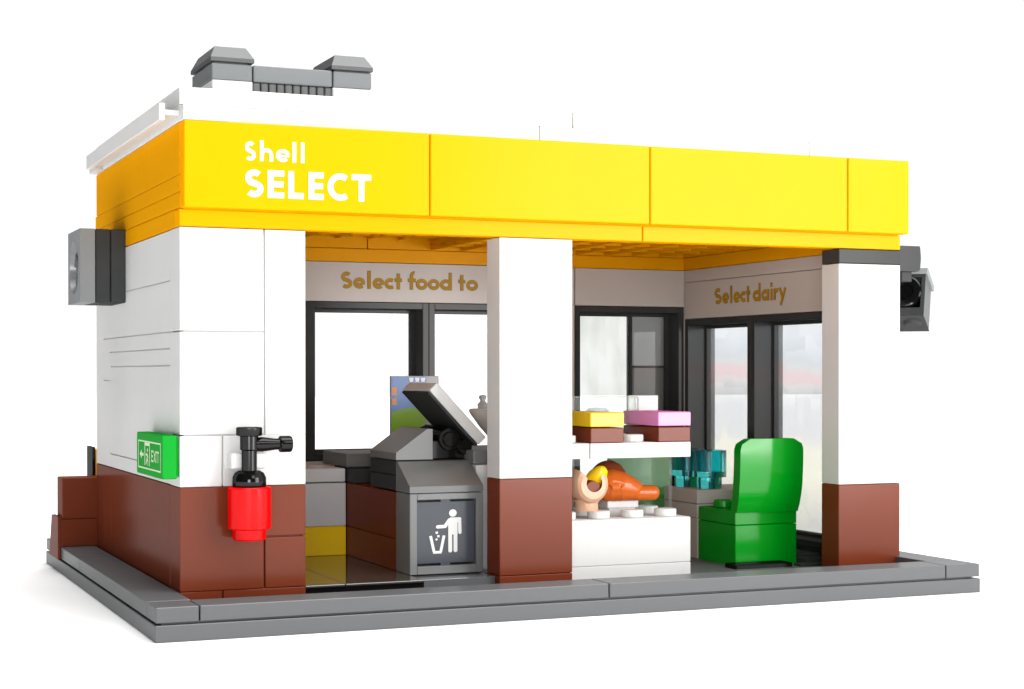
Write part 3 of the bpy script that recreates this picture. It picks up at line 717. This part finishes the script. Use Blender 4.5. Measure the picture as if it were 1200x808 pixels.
# ---- chairs
def chair(x, y, z, face, label):
    t = thing('green_chair', (x+1, y+1, z), label, 'chair', 'green moulded chairs at the small table')
    o = Vector((x, y, z))
    def fl_(p): return o + (p if face > 0 else Vector((2-p.x, 2-p.y, p.z)))
    m = MB(); m.box(0, 2, 0, 2, 0.003, 1.2, .02); m.box(0, 2, 0, 2, 1.212, 1.6, .02); m.studs([.5,1.5],[1.4],1.6); m.move(fl_); m.build('seat', GREEN, t)
    # back: leaning shell with rounded upper corners
    nz_ = 14; prof = []
    for i in range(nz_+1):
        u = i/nz_; zz = 1.55 + 2.06*u; lean = -.05 - .26*(1-math.exp(-3.2*u*1.2)); prof.append((zz, lean))
    vs = []; fs = []; nx = 12
    for zz, lean in prof:
        rr = .32; top = 3.61; hw = 1.0 + .02*min(1,(zz-1.55)/.7)
        d = zz - (top-rr)
        if d > 0: hw = hw - rr + math.sqrt(max(0, rr*rr-d*d))
        for side in (0, 1):
            for k in range(nx+1):
                q = -1 + 2*k/nx; vs.append((1+q*hw, lean + (.0 if side == 0 else .34) - .05*(1-q*q)*(1 if side == 0 else .3), zz))
    W_ = 2*(nx+1)
    for i in range(nz_):
        a0 = i*W_; b0 = a0+W_
        for k in range(nx):
            fs.append([a0+k, a0+k+1, b0+k+1, b0+k]); fs.append([a0+nx+1+k+1, a0+nx+1+k, b0+nx+1+k, b0+nx+1+k+1])
        fs.append([a0, b0, b0+nx+1, a0+nx+1][::1]); fs.append([a0+nx, a0+2*nx+1, b0+2*nx+1, b0+nx])
    t0 = nz_*W_
    for k in range(nx): fs.append([t0+k, t0+k+1, t0+nx+1+k+1, t0+nx+1+k]); fs.append([k+1, k, nx+1+k, nx+1+k+1])
    m = MB(); m.add(vs, fs); m.move(fl_); m.build('backrest', GREEN, t)
    return t
chair(16, 2, -.4, 1, 'green chair in front of the table with its back to the pavement')
chair(15.6, 6.6, -.4, -1, 'green chair behind the table seen through the display case glass')

Tb = thing('small_table', (17.4,5.2,-.4), 'light grey two layer table between the two green chairs', 'table')
m = MB(); m.box(16.0, 18.6, 4.05, 6.0, 1.25, 1.65, .022); m.build('table_top', WARM, Tb)
m = MB(); m.box(16.0, 18.6, 4.05, 6.0, .85, 1.235, .02); m.build('apron', WARM, Tb)
m = MB(); m.box(16.02, 16.9, 4.08, 5.9, -.395, .84, .02); m.box(17.7, 18.58, 4.08, 5.9, -.395, .84, .02); m.build('pedestal', WARM, Tb)
def cup(x, y, label):
    m = MB(); prof = [(0,0),(.36,0),(.37,.02),(.37,.32),(.5,.34),(.505,.37),(.505,1.1),(.49,1.12),(.42,1.12),(.40,1.08),(.38,.5),(0,.46)]
    m.lathe((x,y,1.653), 2, prof, 16); return single(m, 'teal_cup', TEAL, label, 'cup', 'clear teal cups on the small table')
cup(16.72, 4.6, 'clear teal cup on the table beside the green chair back')
cup(16.5, 5.5, 'clear teal cup further back on the table behind the case')

m = MB(); m.box(15.6, 17.4, 1.3, 1.9, -.396, -.2, .015); single(m, 'threshold_plate', BLACK, 'flat black plate on the floor in front of the green chair', 'plate')
Dt = thing('door_track', (18.4,2.4,-.4), 'dark grey track pieces on the floor beside the right pillar', 'track')
m = MB(); m.box(17.6, 18.9, 1.2, 1.55, -.396, -.25, .015); m.box(18.2, 18.95, 2.2, 3.4, -.396, -.1, .015); m.box(18.05, 18.8, 1.6, 2.1, -.396, -.15, .015); m.build('rail', DARK, Dt)

# ================================================================== CAMERA
cam = bpy.data.cameras.new('camera'); co = bpy.data.objects.new('camera', cam); COL.objects.link(co); scene.camera = co
q = (-8.29689, -37.25656, 5.03106, 0.38242, -0.00639, -0.0004, 1925.14902, 527.88516, 449.84239)
yaw, pit, rol = q[3:6]
Rv = Vector((math.cos(yaw), -math.sin(yaw), 0)); Fv = Vector((math.sin(yaw)*math.cos(pit), math.cos(yaw)*math.cos(pit), math.sin(pit))); Uv = Rv.cross(Fv)
R2 = math.cos(rol)*Rv + math.sin(rol)*Uv; U2 = -math.sin(rol)*Rv + math.cos(rol)*Uv
M = Matrix((R2, U2, -Fv)).transposed().to_4x4(); M.translation = Vector(q[:3])*S
co.matrix_world = M
cam.sensor_fit = 'HORIZONTAL'; cam.sensor_width = 36; cam.lens = q[6]/1200*36
cam.shift_x = (600-q[7])/1200; cam.shift_y = (q[8]-404)/1200
cam.clip_start = 0.05; cam.clip_end = 400

# ================================================================== LIGHT: a white product-photo studio
w = bpy.data.worlds.new('World'); scene.world = w; w.use_nodes = True
nt = w.node_tree; n = nt.nodes; L = nt.links.new; bg = n['Background']
tc = n.new('ShaderNodeTexCoord')
def dot(v):
    d = n.new('ShaderNodeVectorMath'); d.operation = 'DOT_PRODUCT'; L(tc.outputs['Generated'], d.inputs[0]); d.inputs[1].default_value = Vector(v).normalized(); return d.outputs['Value']
def ramp(val, a, b, lo, hi):
    r = n.new('ShaderNodeMapRange'); r.interpolation_type = 'SMOOTHSTEP'
    for k_, x in (('From Min',a),('From Max',b),('To Min',lo),('To Max',hi)): r.inputs[k_].default_value = x
    L(val, r.inputs['Value']); return r.outputs['Result']
def plus(a, b):
    p_ = n.new('ShaderNodeMath'); p_.operation = 'ADD'; L(a, p_.inputs[0]); L(b, p_.inputs[1]); return p_.outputs[0]
back = ramp(dot((.94,.34,0)), .04, .36, 0.01, 1.08)       # white sweep behind the toy
top = ramp(dot((.1,-.1,1)), .80, .99, 0.0, 6.6)            # unseen overhead glow, added to keep the paper white
L(plus(back, top), bg.inputs['Strength']); bg.inputs['Color'].default_value = (1,1,1,1)

def area(name, at, aim, sx, sy, watts, col=(1,1,1)):
    l = bpy.data.lights.new(name, 'AREA'); l.shape = 'RECTANGLE'; l.size = sx*S; l.size_y = sy*S; l.energy = watts; l.color = col
    o = bpy.data.objects.new(name, l); COL.objects.link(o); o.location = Vector(at)*S
    o.rotation_euler = (Vector(aim)-Vector(at)).to_track_quat('-Z','Y').to_euler(); return o
area('key_softbox', (16, -46, 30), (9, 0, 5), 18, 14, 38, (1, .985, .96))
area('strip_softbox', (35, -38, 8), (12, 0, 5), 22, 30, 170, (1, .99, .975))
area('fill_softbox', (-12, -48, 8), (5, 2, 3), 14, 14, 88, (1, 1, 1))

scene.view_settings.view_transform = 'Standard'; scene.view_settings.look = 'None'
scene.view_settings.exposure = 0; scene.view_settings.gamma = 1
scene.cycles.max_bounces = 10; scene.cycles.transparent_max_bounces = 16
scene.cycles.use_denoising = True
for o in scene.objects:
    if 'origin_studs' in o: del o['origin_studs']
